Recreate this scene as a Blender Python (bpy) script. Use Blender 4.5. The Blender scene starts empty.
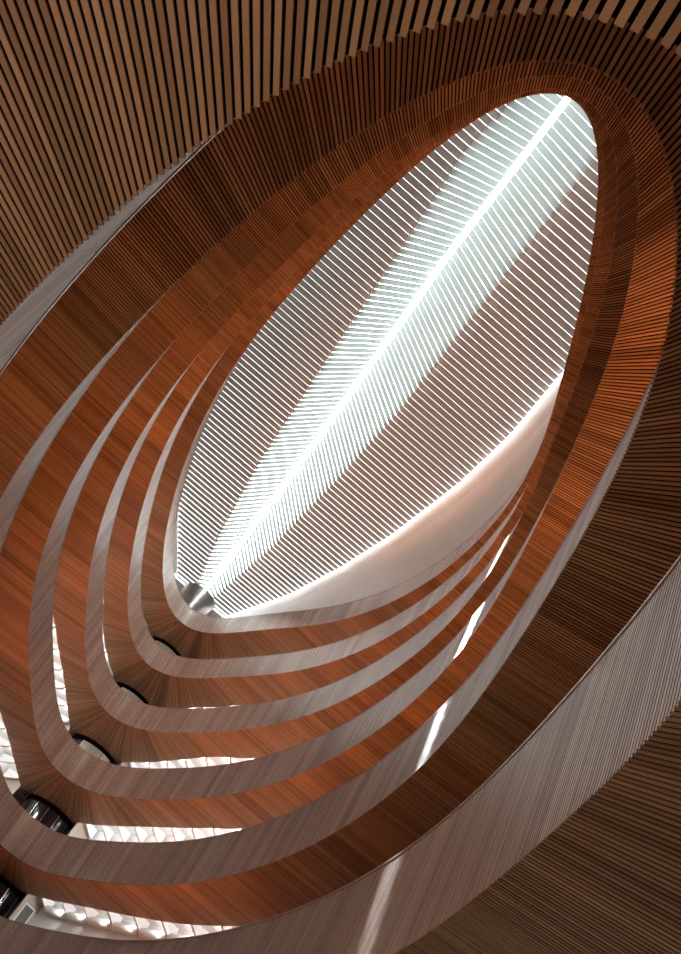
import bpy, math, random
import numpy as np
from mathutils import Matrix, Vector

random.seed(7)
rng = np.random.default_rng(7)
C = bpy.context.scene.collection
scene = bpy.context.scene
S = 4.0          # metres per storey
EYE = 1.5        # camera height above the ground floor

# plan geometry of the atrium: lens-shaped openings that widen storey by storey
P = {'f': 700.94505, 'r0': -0.75852, 'r1': -0.23517, 'r2': -0.6852, 'z1': 0.74309, 'hb': 0.46934, 'a1': 1.054, 'a2': 1.16068, 'a3': 1.26014, 'a4': 1.35161, 'a5': 1.44387, 'a6': 1.53681, 'b1': 5.42555, 'b2': 5.23907, 'b3': 5.07379, 'b4': 4.91066, 'b5': 4.76376, 'b6': 4.63403, 'c1': 4.88581, 'c2': 5.06408, 'c3': 5.25703, 'c4': 5.47426, 'c5': 5.6894, 'c6': 5.89501, 'x1': 0.17881, 'x2': 0.17303, 'x3': 0.17491, 'x4': 0.18381, 'x5': 0.18389, 'x6': 0.18226, 'ea': 0.05802, 'eb': 0.18585, 'ec': 0.08318, 'ex': -0.0309, 'h2': -0.09695, 'h3': 0.0095, 'h4': 0.03905, 'h5': 0.00095, 'h6': -0.01017, 'h7': 0.00111, 'h8': -0.00011, 'g2': 0.04091, 'g3': -0.00099, 'g4': -0.00286, 'g5': 0.00473, 'g6': 0.00248, 'g7': 0.00319, 'g8': 0.00141, 'q2': 0.00596, 'q3': 0.00796, 'q4': -0.00315, 'q5': 0.00027, 'q6': 0.00072, 'q7': -0.00063, 'q8': -0.00154, 's2': 0.02925, 's3': -0.03413, 's4': 0.00518, 's5': -0.0004, 'u2': -0.0129, 'u3': -0.03923, 'u4': 0.00658, 'u5': 0.00084, 'dz2': -0.01157, 'dz3': -0.00403, 'dz4': 0.00345, 'dz5': -0.00087, 'dz6': -0.00137}
NH = 9
psi = np.linspace(-np.pi, np.pi, 1441)
def opening(k, top=False, off=0.0):
    """closed plan curve of gallery k (1 = lowest); top=True is the leaning rim of its balustrade"""
    t = (k - 1 - 2.5) / 2.5
    T = 1.0 if top else 0.0
    a = P[f'a{k}'] + T * P['ea'] + off; b = P[f'b{k}'] + T * P['eb'] + off
    c = P[f'c{k}'] + T * P['ec']; x0 = P[f'x{k}'] + T * P['ex']
    rho = 1 + sum((P[f'h{j}'] + t * P[f'g{j}'] + t * t * P[f'q{j}']) * np.cos(j * psi) for j in range(2, NH)) \
            + sum((P[f's{j}'] + t * P[f'u{j}']) * np.sin(j * psi) for j in range(2, 6))
    return np.c_[x0 + a * rho * np.sin(psi), c + b * rho * np.cos(psi)]
def level(k): return P['z1'] + k - 1 + (P[f'dz{k}'] if k > 1 else 0.0)
HB = P['hb']
FLOOR = 0.24     # gallery floor above the underside of its soffit (storeys)

def W(x, y, z): return (x * S, y * S, z * S + EYE)
def Wa(a):
    a = np.asarray(a, float) * S
    a[:, 2] += EYE
    return a

def catmull(pts, n=24):
    pts = np.array(pts, float); m = len(pts); out = []
    for i in range(m):
        p0, p1, p2, p3 = pts[(i - 1) % m], pts[i], pts[(i + 1) % m], pts[(i + 2) % m]
        for t in np.linspace(0, 1, n, endpoint=False):
            out.append(.5 * ((2 * p1) + (-p0 + p2) * t + (2 * p0 - 5 * p1 + 4 * p2 - p3) * t * t + (-p0 + 3 * p1 - 3 * p2 + p3) * t ** 3))
    return np.array(out)
def normals2(c):      # outward normals of a closed loop
    t = np.roll(c, -1, 0) - np.roll(c, 1, 0)
    n = np.c_[t[:, 1], -t[:, 0]]
    n /= np.linalg.norm(n, axis=1)[:, None]
    area = .5 * np.sum(c[:, 0] * np.roll(c[:, 1], -1) - np.roll(c[:, 0], -1) * c[:, 1])
    return n if area > 0 else -n
OUT = catmull([(.75, 11.25), (1.0, 10.6), (1.35, 9.45), (1.69, 8.3), (1.92, 7.3), (2.1, 5.9), (2.16, 4.8), (2.1, 3.6), (1.9, 2.4),
               (1.55, 1.2), (1.0, .2), (.4, -.5), (0, -.65), (-.4, -.55), (-.9, .2), (-1.3, 1.3), (-1.6, 2.6), (-1.82, 4),
               (-1.9, 5.3), (-1.82, 6.7), (-1.6, 7.75), (-1.3, 8.6), (-1.0, 9.45), (-.7, 10.2), (-.3, 11.3), (-.05, 11.95), (.27, 12.2), (.55, 11.85)])
OUTN = normals2(OUT)
OUT_K = {1: None}
YEND = {2: (9.9, 5.7), 3: (9.0, 7.5), 4: (8.6, 8.5), 5: (9.8, 9.7), 6: (11.5, 11.5)}      # (left, right): nearer than this the wall is out of sight
def polar(c):
    d = c - np.array((.2, 5.5)); return np.arctan2(d[:, 0], d[:, 1]), np.hypot(d[:, 0], d[:, 1])
for k in range(2, 7):
    T = opening(k - 1, True)[:-1] * (level(k) / (level(k - 1) + P['hb']))
    E = opening(k)[:-1]
    th, r = polar(OUT); q = OUT.copy()
    for src, m in ((T, .07), (opening(k, True)[:-1], .05)):
        tt, rt = polar(src); o = np.argsort(tt)
        rs = np.interp(th, np.r_[tt[o] - 2 * np.pi, tt[o], tt[o] + 2 * np.pi], np.tile(rt[o], 3))
        ye = np.where(OUT[:, 0] < .25, YEND[k][0], YEND[k][1])
        if m == .07:
            need = np.full(len(r), -1.0)
            for i, (yy, e) in enumerate(zip(OUT[:, 1], ye)):
                t = min(1, max(0, (e + .7 - yy) / 1.8)); t = t * t * (3 - 2 * t)
                if yy < e + .7: need[i] = r[i] + (rs[i] + .07 - r[i]) * t
                if k == 5 and e - .2 < yy < 11.45: need[i] = max(need[i], rs[i] - .11 * min(1, (yy - e + .2) / 1.2))
        else: need = np.where(OUT[:, 1] < 7.5, rs + m * np.clip((7.5 - OUT[:, 1]) / 1.5, 0, 1), 0)
        r = np.maximum(r, need)
    OUT_K[k] = np.array((.2, 5.5)) + np.c_[np.sin(th), np.cos(th)] * r[:, None]
OUT_K[1] = OUT
WALL_K = {k: OUT_K[k] + .29 * normals2(OUT_K[k]) for k in OUT_K}
WALL = WALL_K[6]
GROUND_OUT = OUT + .9 * OUTN
SHAFT_R = .40
def shaft_c(z): return (.55 - .075 * (z - .74), 11.72 + .03 * (z - 3))

# ------------------------------------------------------------------ materials
def nodes(name):
    m = bpy.data.materials.new(name); m.use_nodes = True
    nt = m.node_tree; b = nt.nodes['Principled BSDF']
    return m, nt, b
def sock(nt, kind, **kw):
    n = nt.nodes.new(kind)
    for k, v in kw.items():
        if k in n.inputs: n.inputs[k].default_value = v
        else: setattr(n, k, v)
    return n
def wood(name, dark, light, rough=.45, spec=.35, grain=.25):
    m, nt, b = nodes(name); L = nt.links.new
    at = sock(nt, 'ShaderNodeAttribute', attribute_name='tone')
    tc = sock(nt, 'ShaderNodeNewGeometry')
    no = sock(nt, 'ShaderNodeTexNoise', Scale=2.2, Detail=4.0, Roughness=.6)
    L(tc.outputs['Position'], no.inputs['Vector'])
    ma = sock(nt, 'ShaderNodeMath', operation='MULTIPLY_ADD'); ma.inputs[1].default_value = grain
    L(no.outputs['Fac'], ma.inputs[0]); 
    sb = sock(nt, 'ShaderNodeMath', operation='SUBTRACT'); sb.inputs[1].default_value = grain * .5
    L(at.outputs['Fac'], sb.inputs[0]); L(sb.outputs[0], ma.inputs[2])
    mx = sock(nt, 'ShaderNodeMix', data_type='RGBA')
    L(ma.outputs[0], mx.inputs[0]); mx.inputs[6].default_value = (*dark, 1); mx.inputs[7].default_value = (*light, 1)
    L(mx.outputs[2], b.inputs['Base Color'])
    b.inputs['Roughness'].default_value = rough
    b.inputs['Specular IOR Level'].default_value = spec
    return m
def plain(name, col, rough=.6, metal=0.0, spec=.4, var=.06):
    m, nt, b = nodes(name); L = nt.links.new
    no = sock(nt, 'ShaderNodeTexNoise', Scale=3.0, Detail=3.0)
    tc = sock(nt, 'ShaderNodeNewGeometry'); L(tc.outputs['Position'], no.inputs['Vector'])
    mx = sock(nt, 'ShaderNodeMix', data_type='RGBA')
    L(no.outputs['Fac'], mx.inputs[0])
    mx.inputs[6].default_value = (*[c * (1 - var) for c in col], 1); mx.inputs[7].default_value = (*[min(1, c * (1 + var)) for c in col], 1)
    L(mx.outputs[2], b.inputs['Base Color'])
    b.inputs['Roughness'].default_value = rough; b.inputs['Metallic'].default_value = metal
    b.inputs['Specular IOR Level'].default_value = spec
    return m
def glow(name, col, strength):
    m, nt, b = nodes(name)
    b.inputs['Base Color'].default_value = (*col, 1)
    b.inputs['Emission Color'].default_value = (*col, 1); b.inputs['Emission Strength'].default_value = strength
    return m
def frosted(name, col, trans=.5):
    m = bpy.data.materials.new(name); m.use_nodes = True; nt = m.node_tree; nt.nodes.clear(); L = nt.links.new
    o = nt.nodes.new('ShaderNodeOutputMaterial')
    t = sock(nt, 'ShaderNodeBsdfTranslucent'); t.inputs['Color'].default_value = (*col, 1)
    d = sock(nt, 'ShaderNodeBsdfDiffuse'); d.inputs['Color'].default_value = (*col, 1)
    no = sock(nt, 'ShaderNodeTexNoise', Scale=1.5); 
    mr = sock(nt, 'ShaderNodeMapRange'); mr.inputs[3].default_value = trans - .04; mr.inputs[4].default_value = trans + .04
    L(no.outputs['Fac'], mr.inputs[0])
    x = nt.nodes.new('ShaderNodeMixShader'); L(mr.outputs[0], x.inputs[0])
    L(d.outputs[0], x.inputs[1]); L(t.outputs[0], x.inputs[2]); L(x.outputs[0], o.inputs['Surface'])
    return m
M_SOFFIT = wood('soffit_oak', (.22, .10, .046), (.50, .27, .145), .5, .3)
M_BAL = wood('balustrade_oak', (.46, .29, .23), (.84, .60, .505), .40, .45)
M_CAP = wood('rail_oak', (.30, .20, .15), (.40, .28, .21), .4, .4)
M_DARK = plain('shade_and_trim_black', (.004, .002, .0015), .95, spec=.02)  # shade of the batten gaps put into the colour; also blackens the collar
M_BACK = plain('balustrade_backing', (.05, .03, .024), .8, spec=.1)
M_FLOOR = plain('gallery_carpet', (.10, .07, .055), .95, spec=.1)
M_WHITE = plain('white_plaster', (.85, .848, .85), .7)
M_BEIGE = plain('beige_wall', (.55, .48, .42), .7)
M_STONE = plain('stone_floor', (.36, .30, .25), .5)
M_STEEL = plain('brushed_steel', (.42, .39, .38), .28, 1.0)
M_BLACKGLASS = plain('dark_lift_glass', (.015, .016, .017), .08, 0, .8)
M_CHROME = plain('chrome', (.7, .7, .68), .15, 1.0)
M_LOUVRE = frosted('grey_louvre', (.45, .42, .41), .44)
M_WING = frosted('greenish_glass', (.36, .38, .376), .50)
M_BEAM = plain('roof_edge_beam', (.62, .60, .58), .6)
M_GREY = plain('grey_end_wall', (.50, .47, .44), .7)
M_DOOR = plain('lift_door_metal', (.40, .38, .31), .4, .2)
M_PANE = plain('grey_green_pane', (.16, .19, .16), .15)

# ------------------------------------------------------------------ mesh helpers
def link(name, verts, faces, mat, parent=None, tone=None, smooth=False):
    me = bpy.data.meshes.new(name)
    me.from_pydata([tuple(v) for v in verts], [], [tuple(f) for f in faces])
    if tone is not None:
        at = me.attributes.new('tone', 'FLOAT', 'POINT'); at.data.foreach_set('value', np.asarray(tone, np.float32))
    me.materials.append(mat)
    if smooth: me.polygons.foreach_set('use_smooth', [True] * len(me.polygons))
    me.update()
    o = bpy.data.objects.new(name, me); C.objects.link(o)
    if parent is not None:
        o.parent = parent; o.matrix_parent_inverse = Matrix.Translation(-parent.location)
    return o
def thing(name, label, cat, loc, group=None):
    o = bpy.data.objects.new(name, None); C.objects.link(o); o.location = loc; o.empty_display_size = .3
    tag(o, label, cat, group); return o
def tag(o, label, cat, group=None):
    o['label'] = label; o['category'] = cat
    if group: o['group'] = group
def structure(o): o['kind'] = 'structure'; return o
BOX = np.array([(0, 1, 2, 3), (7, 6, 5, 4), (0, 4, 5, 1), (1, 5, 6, 2), (2, 6, 7, 3), (3, 7, 4, 0)])
def hexes(corners):
    """corners: (n,8,3) -> verts, faces"""
    n = len(corners)
    return Wa(corners.reshape(-1, 3)), (BOX[None] + 8 * np.arange(n)[:, None, None]).reshape(-1, 4)
def box(x0, x1, y0, y1, z0, z1):
    return np.array([(x0, y0, z0), (x0, y1, z0), (x1, y1, z0), (x1, y0, z0), (x0, y0, z1), (x0, y1, z1), (x1, y1, z1), (x1, y0, z1)])
def loop_strip(rings, closed_profile=True):
    """rings: list of (n,3) closed loops, joined one to the next (and the last to the first)"""
    n = len(rings[0]); v = np.concatenate(rings); f = []
    m = len(rings); last = m if closed_profile else m - 1
    for r in range(last):
        a, b = r * n, ((r + 1) % m) * n
        for i in range(n):
            j = (i + 1) % n
            f.append((a + i, a + j, b + j, b + i))
    return Wa(v), f
def z3(c, z): return np.c_[c, np.full(len(c), z)]
def resample(c, n):
    c = np.vstack([c, c[:1]]) if np.linalg.norm(c[0] - c[-1]) > 1e-9 else c
    s = np.r_[0, np.cumsum(np.linalg.norm(np.diff(c, axis=0), axis=1))]
    u = np.linspace(0, s[-1], n, endpoint=False)
    return np.c_[np.interp(u, s, c[:, 0]), np.interp(u, s, c[:, 1])], u, s
def perimeter(c): return np.linalg.norm(np.diff(np.vstack([c, c[:1]]), axis=0), axis=1).sum()

def ray_to(poly, p, d):
    """first hit distance of rays p + t d with a closed polygon"""
    a = poly; b = np.roll(poly, -1, 0); e = b - a; out = np.full(len(p), np.inf)
    for i in range(len(p)):
        w = a - p[i]; den = d[i, 0] * e[:, 1] - d[i, 1] * e[:, 0]
        den = np.where(np.abs(den) < 1e-12, 1e-12, den)
        t = (w[:, 0] * e[:, 1] - w[:, 1] * e[:, 0]) / den
        u = (w[:, 0] * d[i, 1] - w[:, 1] * d[i, 0]) / den
        ok = (t > 1e-4) & (u >= 0) & (u <= 1)
        if ok.any(): out[i] = t[ok].min()
    return out
def circle(c, r, n=96, a0=0, a1=2 * math.pi):
    t = np.linspace(a0, a1, n, endpoint=False)
    return np.c_[c[0] + r * np.cos(t), c[1] + r * np.sin(t)]

# ------------------------------------------------------------------ the six galleries
PITCH = .0143
ORD = ['lowest', 'second', 'third', 'fourth', 'fifth', 'topmost']
GLABEL = ['lowest gallery ring, its slatted brown soffit filling the picture corners',
          'second wooden gallery ring from below, with wide dark slatted soffit',
          'third wooden gallery ring from below, its soffit glowing red on the right',
          'fourth wooden gallery ring from below, between third and fifth rings',
          'fifth wooden gallery ring from below, just under the topmost ring',
          'topmost gallery ring with the palest balustrade, framing the glass skylight']
galleries = []
def inward(p, k, c):
    lo, hi = c[:, 1].min() + 1.2, c[:, 1].max() - .95
    ym = .5 * (lo + hi)
    ys = ym + .95 * (p[:, 1] - ym)
    s = .12
    ys = lo + s * np.logaddexp(0, (ys - lo) / s)
    ys = hi - s * np.logaddexp(0, (hi - ys) / s)
    d = np.c_[P[f'x{k}'] - p[:, 0], ys - p[:, 1]]
    return d / np.linalg.norm(d, axis=1)[:, None]
def tones(n):
    t = rng.uniform(.15, .85, n)
    t += .25 * np.repeat(rng.normal(0, 1, n // 9 + 1), 9)[:n] * .6
    return np.clip(t, 0, 1)
for k in range(1, 7):
    z = level(k); B = opening(k)[:-1]; T = opening(k, True)[:-1]
    g = thing('gallery', GLABEL[k - 1], 'gallery', W(P[f'x{k}'], P[f'c{k}'], z), 'wooden gallery rings around the atrium')
    galleries.append(g)
    per = perimeter(B); n = int(per / PITCH)
    pB, uB, sB = resample(B, n)
    # matching points on the rim, by the same angle parameter
    cl = np.vstack([B, B[:1]]); ct = np.vstack([T, T[:1]])
    pT = np.c_[np.interp(uB, sB, ct[:, 0]), np.interp(uB, sB, ct[:, 1])]
    d = inward(pB, k, B)
    tan = np.roll(pB, -1, 0) - np.roll(pB, 1, 0); tan /= np.linalg.norm(tan, axis=1)[:, None]
    outer = OUT_K[k] if k > 1 else GROUND_OUT
    run = ray_to(outer, pB, -d)
    run = np.minimum(run, ray_to(circle(shaft_c(z), SHAFT_R + .03), pB, -d))
    run = np.where(np.isfinite(run), run, .5)
    side = np.c_[-d[:, 1], d[:, 0]]
    # soffit slats: one oak batten per pitch, running square to the opening
    proj = np.abs((side * tan).sum(1))
    hw0 = (PITCH * proj * .31)[:, None]
    p0 = pB + d * .0035; p1 = pB - d * run[:, None]
    sp1 = np.linalg.norm(np.roll(p1, -1, 0) - np.roll(p1, 1, 0), axis=1)[:, None] * .31 / 2
    hw1 = np.clip(sp1, hw0 * .7, hw0 * 3.0)
    zz = lambda q, h: np.c_[q, np.full(len(q), h)]
    dep = .0022
    cor = np.stack([zz(p0 - side * hw0, z), zz(p0 + side * hw0, z), zz(p1 + side * hw1, z), zz(p1 - side * hw1, z),
                    zz(p0 - side * hw0, z + dep), zz(p0 + side * hw0, z + dep), zz(p1 + side * hw1, z + dep), zz(p1 - side * hw1, z + dep)], 1)
    v, f = hexes(cor); tn = tones(n)
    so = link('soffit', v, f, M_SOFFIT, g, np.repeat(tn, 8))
    so['label'] = 'underside of oak slats running square to the opening'
    # slab above the slats
    Bi = B[::3]; 
    oi = np.c_[Bi]; dn = inward(Bi, k, B); rr = ray_to(outer, Bi, -dn); rr = np.minimum(rr, ray_to(circle(shaft_c(z), SHAFT_R + .03), Bi, -dn)); rr = np.where(np.isfinite(rr), rr, .5)
    oo = Bi - dn * rr[:, None]; nBi = normals2(B)[::3]; ii = Bi + nBi * .009
    it = Bi + (T[::3] - Bi) * (FLOOR / HB) + nBi * .021
    v, f = loop_strip([z3(ii, z + dep), z3(oo, z + dep), z3(oo, z + FLOOR), z3(it, z + FLOOR)])
    link('floor_slab', v, f, M_DARK, g)
    v, f = loop_strip([z3(it, z + FLOOR + .001), z3(oo, z + FLOOR + .001)], False)
    link('carpet', v, f, M_FLOOR, g)
    # balustrade: upright oak battens leaning outward, over a backing panel
    hwb = PITCH * .31
    nb = np.c_[tan[:, 1], -tan[:, 0]]
    sgn = np.sign((nb * d).sum(1))[:, None]; nin = nb * sgn
    bk = .0007
    tnT = np.roll(pT, -1, 0) - np.roll(pT, 1, 0); tnT /= np.linalg.norm(tnT, axis=1)[:, None]
    z0, z1 = z + .005, z + HB
    cor = np.stack([zz(pB - tan * hwb, z0), zz(pB + tan * hwb, z0), zz(pB + tan * hwb - nin * bk, z0), zz(pB - tan * hwb - nin * bk, z0),
                    zz(pT - tnT * hwb, z1), zz(pT + tnT * hwb, z1), zz(pT + tnT * hwb - nin * bk, z1), zz(pT - tnT * hwb - nin * bk, z1)], 1)
    v, f = hexes(cor)
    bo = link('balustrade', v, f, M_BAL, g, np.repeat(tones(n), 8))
    bo['label'] = 'pale balustrade of narrow upright battens'
    st = 3
    nB, nT = normals2(B)[::st], normals2(T)[::st]
    b_, t_ = B[::st], T[::st]
    v, f = loop_strip([z3(b_ + nB * bk, z + .005), z3(t_ + nT * bk, z1), z3(t_ + nT * .020, z1), z3(b_ + nB * .020, z + .005)])
    link('backing_panel', v, f, M_DARK, g)
    v, f = loop_strip([z3(t_ - nT * .003, z1), z3(t_ + nT * .026, z1), z3(t_ + nT * .026, z1 + .011), z3(t_ - nT * .003, z1 + .011)])
    co = link('handrail', v, f, M_CAP, g, np.full(len(v), .6))
    # reading desk behind the balustrade
    v, f = loop_strip([z3(t_ + nT * .027, z + FLOOR + .17), z3(t_ + nT * .13, z + FLOOR + .17), z3(t_ + nT * .13, z + FLOOR + .18), z3(t_ + nT * .027, z + FLOOR + .18)])
    link('reading_desk', v, f, M_CAP, g, np.full(len(v), .5))

# ------------------------------------------------------------------ outer walls, ground floor
def wall(name, rings, i0, i1, mat, thick=.05):
    """rings: list of (closed polygon, height), lofted upwards"""
    idx = np.arange(i0, i1 + 1) % len(rings[0][0]); m = len(idx)
    prof = [z3(p[idx], z) for p, z in rings] + [z3((p + normals2(p) * thick)[idx], z) for p, z in rings[::-1]]
    v = np.concatenate(prof); f = []; n = len(prof)
    for i in range(m - 1):
        for s in range(n):
            a, b = s * m, ((s + 1) % n) * m
            f.append((a + i, a + i + 1, b + i + 1, b + i))
    return structure(link(name, Wa(v), f, mat))
ROOF = 6.9
nO = len(WALL)
near_i = int(np.argmin(np.linalg.norm(OUT - np.array((0, -.65)), axis=1))); tip_i = int(np.argmin(np.linalg.norm(OUT - np.array((.27, 12.2)), axis=1)))
RINGS = [(WALL_K[2], level(1) + .05)] + [(WALL_K[k], level(k)) for k in range(2, 7)] + [(WALL_K[6], ROOF + .12)]
wall('wall_right', RINGS, tip_i - nO if tip_i > near_i else tip_i, near_i, M_WHITE)
wall('wall_left', RINGS, near_i, tip_i, M_WHITE)
GO = GROUND_OUT + normals2(GROUND_OUT) * .1
wall('wall_ground', [(GO, -EYE / S), (GO, level(1) + .05)], 0, nO, M_BEIGE)
G = GROUND_OUT + normals2(GROUND_OUT) * .2
v = z3(G, -EYE / S); v2 = z3(G, -EYE / S - .05)
structure(link('floor', Wa(np.concatenate([v, v2])), [tuple(range(nO)), tuple(range(2 * nO - 1, nO - 1, -1))] + [(i, (i + 1) % nO, nO + (i + 1) % nO, nO + i) for i in range(nO)], M_STONE))
# the grey wall that closes the roof behind the lift shaft
structure(link('wall_end', *hexes(np.array([box(-1.1, -.34, 11.5, 11.55, level(6) + FLOOR, ROOF - .03), box(+.34, 1.3, 11.5, 11.55, level(6) + FLOOR, ROOF - .03)])), M_GREY))

# ------------------------------------------------------------------ lift shaft
sh = thing('lift_shaft', 'round lift shaft of dark glass and steel standing behind the far tip', 'lift shaft', W(*shaft_c(0), 0))
def drum(name, za, zb, r, mat, parent, n=72, c=None):
    a = circle(c or shaft_c(za), r, n); b = circle(c or shaft_c(zb), r, n)
    v = np.concatenate([z3(a, za), z3(b, zb)]); f = [(i, (i + 1) % n, n + (i + 1) % n, n + i) for i in range(n)]
    f += [tuple(range(n - 1, -1, -1)), tuple(range(n, 2 * n))]
    return link(name, Wa(v), f, mat, parent)
drum('lift_glass', level(1) - .9, level(1), SHAFT_R, M_BLACKGLASS, sh)
for k in range(1, 6):
    za, zb = level(k) + .005, level(k + 1) - .005
    dr = drum('lift_glass', za, zb, SHAFT_R, M_BLACKGLASS, sh)
    ring = drum('steel_collar', zb - .05, zb + .012, SHAFT_R + .026, M_DARK, sh)
    # chrome glazing bars and the pale lift car behind the glass
    cor = []
    for a in np.linspace(0, 2 * math.pi, 14, endpoint=False):
        ca, sa = math.cos(a), math.sin(a); c0, c1 = np.array(shaft_c(za)), np.array(shaft_c(zb))
        rad = np.array((ca, sa)); tg = np.array((-sa, ca)); R0 = SHAFT_R + .001; R1 = SHAFT_R + .016; h = .006
        q = lambda c, r, s, zq: (*(c + rad * r + tg * s), zq)
        cor.append([q(c0, R0, -h, za), q(c0, R1, -h, za), q(c0, R1, h, za), q(c0, R0, h, za), q(c1, R0, -h, zb), q(c1, R1, -h, zb), q(c1, R1, h, zb), q(c1, R0, h, zb)])
    if k >= 3:
        n_ = 14; a0, a1 = math.radians(232), math.radians(308); A = np.linspace(a0, a1, n_); vv = []
        for c_, z_ in ((shaft_c(za), za), (shaft_c(zb), zb - .055)):
            for rr_ in (SHAFT_R + .004, SHAFT_R + .018):
                vv += [(c_[0] + rr_ * math.cos(q_), c_[1] + rr_ * math.sin(q_), z_) for q_ in A]
        ff = []
        for i in range(n_ - 1):
            for u_, w_ in ((0, 1), (1, 3), (3, 2), (2, 0)):
                ff.append((u_ * n_ + i, u_ * n_ + i + 1, w_ * n_ + i + 1, w_ * n_ + i))
        link('lift_door', Wa(vv), ff, M_DOOR, dr)['label'] = 'pale grey-beige lift door'
    link('glazing_bar', *hexes(np.array(cor)), M_CHROME, dr)
drum('steel_drum', level(6) + .005, ROOF - .02, .35, M_STEEL, sh, c=(0.0, 11.5))['label'] = 'brushed steel drum at the top'

# ------------------------------------------------------------------ skylight
sky = thing('skylight', 'lens-shaped glass roof with grey louvres, greenish wings and bright ridge', 'skylight', W(-.2, 6, ROOF))
ya = np.array([-.3, 1.6, 3.44, 6.05, 8.5, 11.2, 11.5]); xa = np.array([-.45, -.37, -.355, -.24, -.12, 0., .01])
def axis(y): return np.interp(y, ya, xa)
def r_right(y): return np.interp(y, [-.3, 0., .8, 1.6, 2.5, 3.43, 4.5, 5.5, 7.04, 8.28, 9.66, 11.3, 11.6], [.1, .42, .82, 1.08, 1.25, 1.38, 1.53, 1.57, 1.50, 1.36, 1.13, .67, .57])
def r_left(y): return axis(y) - np.interp(y, [-.3, .5, 1.6, 3.4, 5, 7, 8.3, 9.7, 11.5], [.3, .85, 1.3, 1.72, 1.85, 1.80, 1.6, 1.2, .55])
def l_left(y): return np.interp(y, [.9, 1.93, 2.48, 3.25, 4.7, 7.6, 9.7, 11.44, 11.6], [-.55, -.75, -.82, -.78, -.73, -.62, -.42, -.15, -.12])
def l_right(y): return np.interp(y, [.9, 1.77, 3.0, 5.27, 6.8, 9.07, 11.3, 11.6], [0.05, .155, .25, .40, .41, .375, .22, .2])
def rise(y): return .62 * np.clip(np.sin(np.clip((y - 1.2) / 10.4, 0, 1) * math.pi), 0, 1) ** .8
def pitch(y): return np.interp(y, [1.5, 5, 8, 11.3], [.076, .089, .110, .130])
Yl = [-.25]
while Yl[-1] < 11.44: Yl.append(Yl[-1] + float(pitch(Yl[-1])))
beta = math.radians(10)
def wide(y): return np.interp(y, [1.5, 5, 8, 11.3], [.925, 1.03, 1.03, 1.0])
def wing_wide(y): return np.interp(y, [1.5, 5, 11.3], [.965, .99, 1.05])
def blades(xf0, xf1, zf0, zf1, wid, thick=.006, tilt=beta):
    cor = []
    for y in Yl:
        x0, x1 = xf0(y), xf1(y)
        if x1 - x0 < .02: continue
        ww = float(wid(y) * pitch(y))
        dy, dz = ww * math.cos(tilt) / 2, ww * math.sin(tilt) / 2
        za, zb = zf0(y), zf1(y)
        cor.append([(x0, y - dy, za - dz), (x0, y + dy, za + dz), (x1, y + dy, zb + dz), (x1, y - dy, zb - dz),
                    (x0, y - dy, za - dz + thick), (x0, y + dy, za + dz + thick), (x1, y + dy, zb + dz + thick), (x1, y - dy, zb - dz + thick)])
    return np.array(cor)
flat = lambda y: ROOF
ridge = lambda y: ROOF + rise(y)
gap = .028
link('louvre_field', *hexes(blades(r_left, lambda y: l_left(y) if y > .9 else axis(y), flat, flat, wide)), M_LOUVRE, sky)['label'] = 'left field of grey-brown louvres'
link('louvre_field', *hexes(blades(lambda y: l_right(y) if y > .9 else axis(y), r_right, flat, flat, wide)), M_LOUVRE, sky)['label'] = 'right field of grey-brown louvres'
okL = lambda y: l_left(y) if y > .9 else axis(y)
okR = lambda y: l_right(y) if y > .9 else axis(y)
wl = link('glass_wing', *hexes(blades(okL, lambda y: axis(y) - gap, flat, ridge, wing_wide)), M_WING, sky); wl['label'] = 'left greenish glass wing sloping up to the ridge'
wr = link('glass_wing', *hexes(blades(lambda y: axis(y) + gap, okR, ridge, flat, wing_wide)), M_WING, sky); wr['label'] = 'right greenish glass wing sloping up to the ridge'
# slim edge bars where wings and louvres meet
def edge_bar(xf, w=.006, h=.02, zf=flat, y0=.9, y1=11.48, dz=-.008):
    yy = np.arange(y0, y1, .05); cor = []
    for a, b in zip(yy[:-1], yy[1:]):
        cor.append([(xf(a) - w, a, zf(a) + dz), (xf(b) - w, b, zf(b) + dz), (xf(b) + w, b, zf(b) + dz), (xf(a) + w, a, zf(a) + dz),
                    (xf(a) - w, a, zf(a) + h), (xf(b) - w, b, zf(b) + h), (xf(b) + w, b, zf(b) + h), (xf(a) + w, a, zf(a) + h)])
    return np.array(cor)
link('edge_bar', *hexes(edge_bar(l_left)), M_BEAM, sky)
link('edge_bar', *hexes(edge_bar(l_right)), M_BEAM, sky)
# roof glazing above the louvres: panes given a glow in place of daylight
SKY_L = 6.0
M_GLAZE = glow('daylight_glow', (.93, 1.0, .985), SKY_L)
M_RIDGE = glow('ridge_glow', (.93, 1.0, .99), SKY_L * 1.8)  # stronger glow along the ridge, in place of open sky
def sheet(name, cols, mat):
    yy = np.arange(-.28, 11.56, .12); v = []; f = []; m = len(cols)
    for y in yy:
        for xf, zf in cols: v.append((xf(y), y, zf(y)))
    for i in range(len(yy) - 1):
        for j in range(m - 1):
            f.append((i * m + j, i * m + j + 1, (i + 1) * m + j + 1, (i + 1) * m + j))
    return link(name, Wa(np.array(v)), f, mat, sky)
up = .07
fz = lambda y: ROOF + up
rz = lambda y: ROOF + rise(y) + up
M_GLAZE_SIDE = glow('side_daylight_glow', (.95, 1.0, .985), SKY_L * .168)
sheet('glazing', [(r_left, fz), (okL, fz)], M_GLAZE_SIDE)
sheet('glazing', [(okL, fz), (lambda y: axis(y) - .05, rz)], M_GLAZE)
sheet('glazing', [(lambda y: axis(y) + .05, rz), (okR, fz)], M_GLAZE)
sheet('glazing', [(okR, fz), (lambda y: r_right(y) - .005, fz)], M_GLAZE_SIDE)
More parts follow.
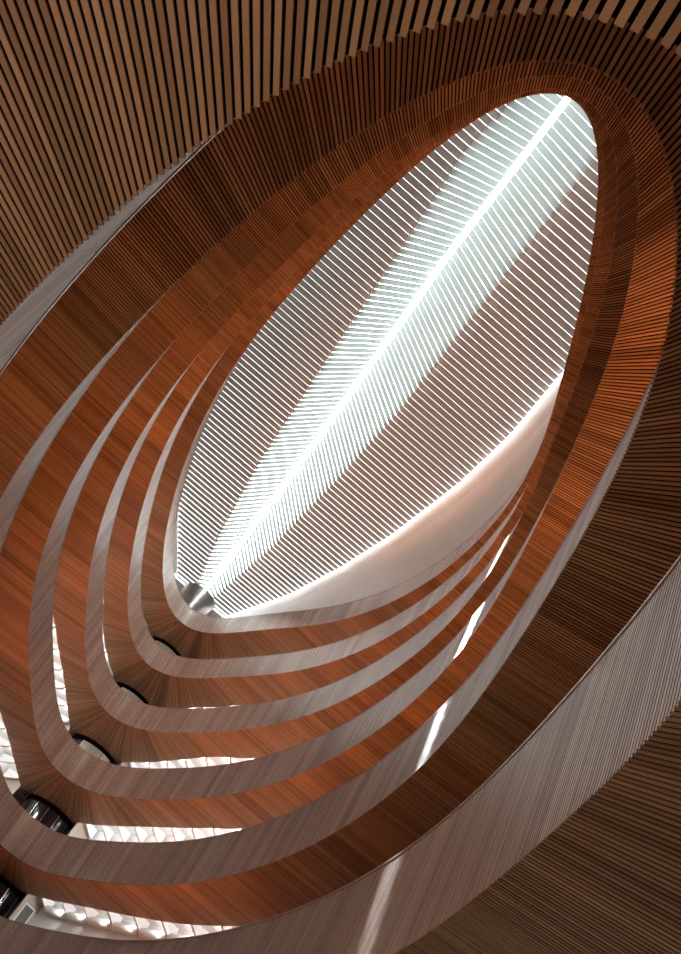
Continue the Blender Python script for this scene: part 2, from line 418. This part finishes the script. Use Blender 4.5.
M_EDGE = glow('edge_glow', (.95, 1.0, .99), SKY_L * .6)
sheet('edge_glow_strip', [(lambda y: r_right(y) - .002, lambda y: ROOF - .012), (lambda y: r_right(y) + .002, lambda y: ROOF + .06)], M_EDGE)  # added glowing strip that brightens the white ring beside it
sheet('ridge_glazing', [(lambda y: axis(y) - .05, rz), (axis, lambda y: rz(y) + .03), (lambda y: axis(y) + .05, rz)], M_RIDGE)
# white plaster ring between the louvres and the outer wall
def ring_side(name, xf, sgn, off):
    yy = np.arange(-.3, 11.5, .08); v = []; f = []
    Wn = WALL
    for y in yy:
        xo = (Wn[:, 0] * sgn)[np.abs(Wn[:, 1] - y) < .12].max() * sgn + .03 * sgn
        xi = xf(y) + off * sgn
        for t in np.linspace(0, 1, 7):
            v.append((xi + (xo - xi) * t, y, ROOF + .03 - .33 * t ** 1.5))
        for t in np.linspace(1, 0, 7):
            v.append((xi + (xo - xi) * t, y, ROOF + .10 - .33 * t ** 1.5))
    m = 14
    for i in range(len(yy) - 1):
        for j in range(m):
            f.append((i * m + j, i * m + (j + 1) % m, (i + 1) * m + (j + 1) % m, (i + 1) * m + j))
    return structure(link(name, Wa(np.array(v)), f, M_WHITE, smooth=False))
ring_side('ceiling_right', r_right, 1, .035)
ring_side('ceiling_left', r_left, -1, .035)

# ------------------------------------------------------------------ white fins on the outer walls, seen over the rims
def walk(side, k=6):
    """wall points of storey k, walking away from the far tip along one side"""
    a = WALL_K[k]; n_ = normals2(a)
    fwd = a[(tip_i + 60) % nO][0] > .3
    step = 1 if fwd == (side == 'right') else -1
    ids = [(tip_i + step * s) % nO for s in range(nO // 2)]
    q = a[ids]; s = np.r_[0, np.cumsum(np.linalg.norm(np.diff(q, axis=0), axis=1))]
    return q, n_[ids], s
NUM = ['first', 'second', 'third', 'fourth', 'fifth', 'sixth', 'seventh', 'eighth', 'ninth', 'tenth', 'eleventh', 'twelfth', 'thirteenth', 'fourteenth', 'fifteenth', 'sixteenth', 'seventeenth', 'eighteenth', 'nineteenth', 'twentieth', 'twenty-first', 'twenty-second', 'twenty-third', 'twenty-fourth', 'twenty-fifth', 'twenty-sixth', 'twenty-seventh', 'twenty-eighth']
def fin_mesh():
    # white ceiling beam from the soffit edge out to the wall (local: x = outwards, wall at 0), its lower edge dropping to the wall
    pts = [(-.22, 0, .03), (-.018, 0, -.06), (-.018, 0, .08), (-.22, 0, .08)]
    h = .02
    v = [(x, -h, z) for x, y, z in pts] + [(x, h, z) for x, y, z in pts]; n = len(pts)
    f = [tuple(range(n)), tuple(range(2 * n - 1, n - 1, -1))] + [(i, n + i, n + (i + 1) % n, (i + 1) % n) for i in range(n)]
    me = bpy.data.meshes.new('ceiling_beam'); me.from_pydata([(S * a, S * b, S * c) for a, b, c in v], [], f); me.materials.append(M_WHITE); me.update()
    return me
FIN = fin_mesh()
def tube_mesh(length=.54, r=.045, n=20):
    t = np.linspace(0, 2 * math.pi, n, endpoint=False); v = []
    for y in (-length / 2, length / 2): v += [(S * r * math.cos(a), S * y, S * r * math.sin(a)) for a in t]
    f = [(i, (i + 1) % n, n + (i + 1) % n, n + i) for i in range(n)] + [tuple(range(n - 1, -1, -1)), tuple(range(n, 2 * n))]
    me = bpy.data.meshes.new('roller_blind'); me.from_pydata(v, [], f); me.materials.append(M_WHITE); me.update(); return me
TUBE = tube_mesh()
def fins(k, side, s0, count, step=.42):
    q, nn, s = walk(side, k + 1); z = level(k + 1)
    for i in range(count):
        u = s0 + step * i
        p = np.array([np.interp(u, s, q[:, 0]), np.interp(u, s, q[:, 1])]); nv = np.array([np.interp(u, s, nn[:, 0]), np.interp(u, s, nn[:, 1])])
        ang = math.atan2(nv[1], nv[0])
        o = bpy.data.objects.new('light_baffle', FIN); C.objects.link(o); o.location = W(p[0], p[1], z); o.rotation_euler = (0, 0, ang)
        o['kind'] = 'thing'
        if side == 'left': o.scale = (1, -1, 1)
        tag(o, f'{NUM[i]} white beam from the lift shaft, {side} side, over {ORD[k-1]} gallery rail', 'ceiling beam', f'white ceiling beams over the {ORD[k-1]} gallery, {side} side')
        if k == 1:
            um = u + step / 2
            p = np.array([np.interp(um, s, q[:, 0]), np.interp(um, s, q[:, 1])]) - nv * .05
            t = bpy.data.objects.new('roller_blind', TUBE); C.objects.link(t); t.location = W(p[0], p[1], z - .03); t.rotation_euler = (0, 0, ang)
            tag(t, f'white round blind tube right of the {NUM[i]} beam over lowest gallery', 'blind', 'rolled blinds over the lowest gallery')
fins(1, 'right', 1.75, 8, .6); fins(2, 'right', 1.5, 8, .45); fins(3, 'right', 1.45, 6, .5); fins(4, 'right', 1.8, 3, .5)
fins(2, 'left', 1.30, 7, .5); fins(3, 'left', 1.30, 7, .5); fins(4, 'left', 1.40, 5, .5)
# white outer ceiling between soffit edge and wall
for k in range(2, 7):
    z = level(k)
    v, f = loop_strip([z3(OUT_K[k] + .004 * normals2(OUT_K[k]), z + .082), z3(WALL_K[k], z + .082), z3(WALL_K[k], z + .10), z3(OUT_K[k], z + .10)])
    structure(link('ceiling', v, f, M_WHITE))
# ------------------------------------------------------------------ lights
def lamp(kind, name, loc, energy, col, **kw):
    l = bpy.data.lights.new(name, kind); l.energy = energy; l.color = col
    for a, b in kw.items(): setattr(l, a, b)
    o = bpy.data.objects.new(name, l); C.objects.link(o); o.location = loc; return o
WARM = (1.0, .37, .125)
DESK_W = 18.5
PROF = {1: [(-180, .1), (-140, .3), (-110, .9), (-80, 1.2), (-30, .4), (0, .25), (40, .7), (70, 1.2), (100, .35), (140, .12), (180, .1)],
        2: [(-180, .12), (-140, .4), (-110, .9), (-60, 1.2), (-20, .3), (20, .35), (60, 1.0), (100, 1.0), (140, 1.2), (152, 2.4), (162, 1.5), (175, .2), (180, .12)],
        3: [(-180, .1), (-130, .6), (-60, 1.3), (-20, .35), (20, .35), (60, 1.3), (100, .8), (140, .15), (180, .1)],
        4: [(-180, .12), (-120, 1.0), (-60, 1.2), (-20, .35), (20, .35), (60, 1.2), (100, .9), (140, .4), (180, .12)],
        5: [(-180, .12), (-120, .9), (-60, .8), (-20, .3), (20, .3), (60, .7), (100, .8), (140, .2), (180, .12)]}
def profile(k, p):
    # desk lamps switched on more or less brightly round each ring (angle 0 = far tip, + right, - left)
    a = math.degrees(math.atan2(p[0] - .2, (p[1] - 5.5) / 3.2))
    xs, ys = zip(*PROF[k]); return float(np.interp(a, xs, ys))

BAY_FILL_W = 16
for k in range(1, 6):
    c = opening(k, True); pts, _, _ = resample(c, 22); nn = normals2(pts)
    for i, (p, n_) in enumerate(zip(pts, nn)):
        q = p + n_ * .085
        o = lamp('AREA', 'desk_uplight', W(q[0], q[1], level(k) + FLOOR + .19), DESK_W * (.75 + .5 * rng.random()) * profile(k, p), WARM, shape='DISK', size=.35)
        o.rotation_euler = (math.pi, 0, 0)
for k, side, s0, step, cnt in ((1, 'right', 1.75, .6, 9), (2, 'right', 1.5, .45, 11), (3, 'right', 1.45, .5, 10), (4, 'right', 1.6, .5, 8), (5, 'right', 1.6, .5, 8),
                          (1, 'left', 1.5, .5, 8), (2, 'left', 1.3, .5, 9), (3, 'left', 1.3, .5, 9), (4, 'left', 1.4, .5, 8), (5, 'left', 1.4, .5, 8)):
    q, nn, s = walk(side, k + 1)
    for i in range(cnt):
        u = s0 + step * (i + .90)
        p = np.array([np.interp(u, s, q[:, 0]), np.interp(u, s, q[:, 1])]); nv = np.array([np.interp(u, s, nn[:, 0]), np.interp(u, s, nn[:, 1])])
        p2 = np.array([np.interp(u - .1, s, q[:, 0]), np.interp(u - .1, s, q[:, 1])]); tv = (p2 - p) / np.linalg.norm(p2 - p)
        p = p - nv * .15
        o = lamp('AREA', 'bay_fill', W(p[0], p[1], level(k + 1) + .045), BAY_FILL_W * step / .5, (1.0, .98, .95), shape='RECTANGLE', size=.12, size_y=.85)  # added hidden light, aimed to brighten one face of each beam
        d_ = Vector((-tv[0], -tv[1], -.35)); o.rotation_euler = d_.to_track_quat('Z', 'Y').to_euler()
# plastered partitions beside the shaft, with a small window at the lowest gallery
def panel(k, side, u, z0, z1, name, mat, inn=.28, th=.02):
    q, nn, s = walk(side, k + 1)
    p = np.array([np.interp(u, s, q[:, 0]), np.interp(u, s, q[:, 1])]); nv = np.array([np.interp(u, s, nn[:, 0]), np.interp(u, s, nn[:, 1])])
    t = np.array((-nv[1], nv[0])) * th
    c = [p - nv * inn - t, p - nv * inn + t, p + t, p - t]
    return structure(link(name, *hexes(np.array([[(*x, z0) for x in c] + [(*x, z1) for x in c]])), mat))
for k, side, u in ((1, 'right', 1.5), (2, 'right', 1.38), (3, 'right', 1.33), (2, 'left', 1.18), (3, 'left', 1.18)):
    panel(k, side, u, level(k) + FLOOR, level(k + 1) + .08, 'wall_partition', M_BEIGE)
q, nn, s = walk('right', 2)
def on_partition(u, i0, i1, z0, z1, th):
    p = np.array([np.interp(u, s, q[:, 0]), np.interp(u, s, q[:, 1])]); nv = np.array([np.interp(u, s, nn[:, 0]), np.interp(u, s, nn[:, 1])])
    t = np.array((-nv[1], nv[0])) * th
    c = [p - nv * i1 - t, p - nv * i1 + t, p - nv * i0 + t, p - nv * i0 - t]
    return [(*x, z0) for x in c] + [(*x, z1) for x in c]
UP = 1.5
win = structure(link('window_1', *hexes(np.array([on_partition(UP, .05, .07, 1.36, 1.66, .026), on_partition(UP, .21, .23, 1.36, 1.66, .026), on_partition(UP, .05, .23, 1.64, 1.66, .026), on_partition(UP, .05, .23, 1.36, 1.38, .026)])), M_WHITE))
link('pane', *hexes(np.array([on_partition(UP, .07, .21, 1.38, 1.64, .023)])), M_PANE, win)
SUNV = Vector((.005,-1.17,-1))
sun = lamp('SUN', 'sun', (0, 0, 40), 24, (.84, .95, 1.0), angle=.007)
sun.rotation_euler = (-SUNV).to_track_quat('Z', 'Y').to_euler()
lamp('AREA', 'ground_fill', W(1.5, .7, -.3), 31 * .35, (1.0, .84, .68), shape='DISK', size=2.0).rotation_euler = (math.pi, 0, 0)  # added fill for the lowest soffit on the right
lamp('AREA', 'ground_fill', W(.1, 2.4, -.3), 31 * 1.0, (1.0, .84, .68), shape='DISK', size=2.0).rotation_euler = (math.pi, 0, 0)  # added fill in the opening, in place of light bounced off the floor
# added fill lights from below, brightening the lowest soffit
for x, y in ((-1.25, .5), (-1.6, 1.6), (-.55, -.7), (-1.0, -.3)):
    o = lamp('AREA', 'ground_fill', W(x, y, -.3), 31, (1.0, .84, .68), shape='DISK', size=2.0); o.rotation_euler = (math.pi, 0, 0)

w = bpy.data.worlds.new('World'); scene.world = w; w.use_nodes = True
bg = w.node_tree.nodes['Background']; bg.inputs[0].default_value = (.9, .97, 1.0, 1); bg.inputs[1].default_value = 3.0

# ------------------------------------------------------------------ camera
cam = bpy.data.cameras.new('camera'); co = bpy.data.objects.new('camera', cam); C.objects.link(co)
cam.sensor_fit = 'VERTICAL'; cam.sensor_height = 36; cam.lens = P['f'] / 954 * 36; cam.clip_end = 500; cam.clip_start = .05
r = np.array([P['r0'], P['r1'], P['r2']]); th = np.linalg.norm(r); kx = r / th
K = np.array([[0, -kx[2], kx[1]], [kx[2], 0, -kx[0]], [-kx[1], kx[0], 0]])
R = np.eye(3) + math.sin(th) * K + (1 - math.cos(th)) * K @ K
M = Matrix(np.c_[R[:, 0], -R[:, 1], -R[:, 2]].tolist()).to_4x4(); M.translation = Vector((0, 0, EYE))
co.matrix_world = M
scene.camera = co
scene.view_settings.view_transform = 'Standard'; scene.view_settings.look = 'None'
scene.view_settings.exposure = 0.78; scene.view_settings.gamma = 1; scene.view_settings.use_curve_mapping = False
scene.cycles.max_bounces = 8; scene.cycles.diffuse_bounces = 5
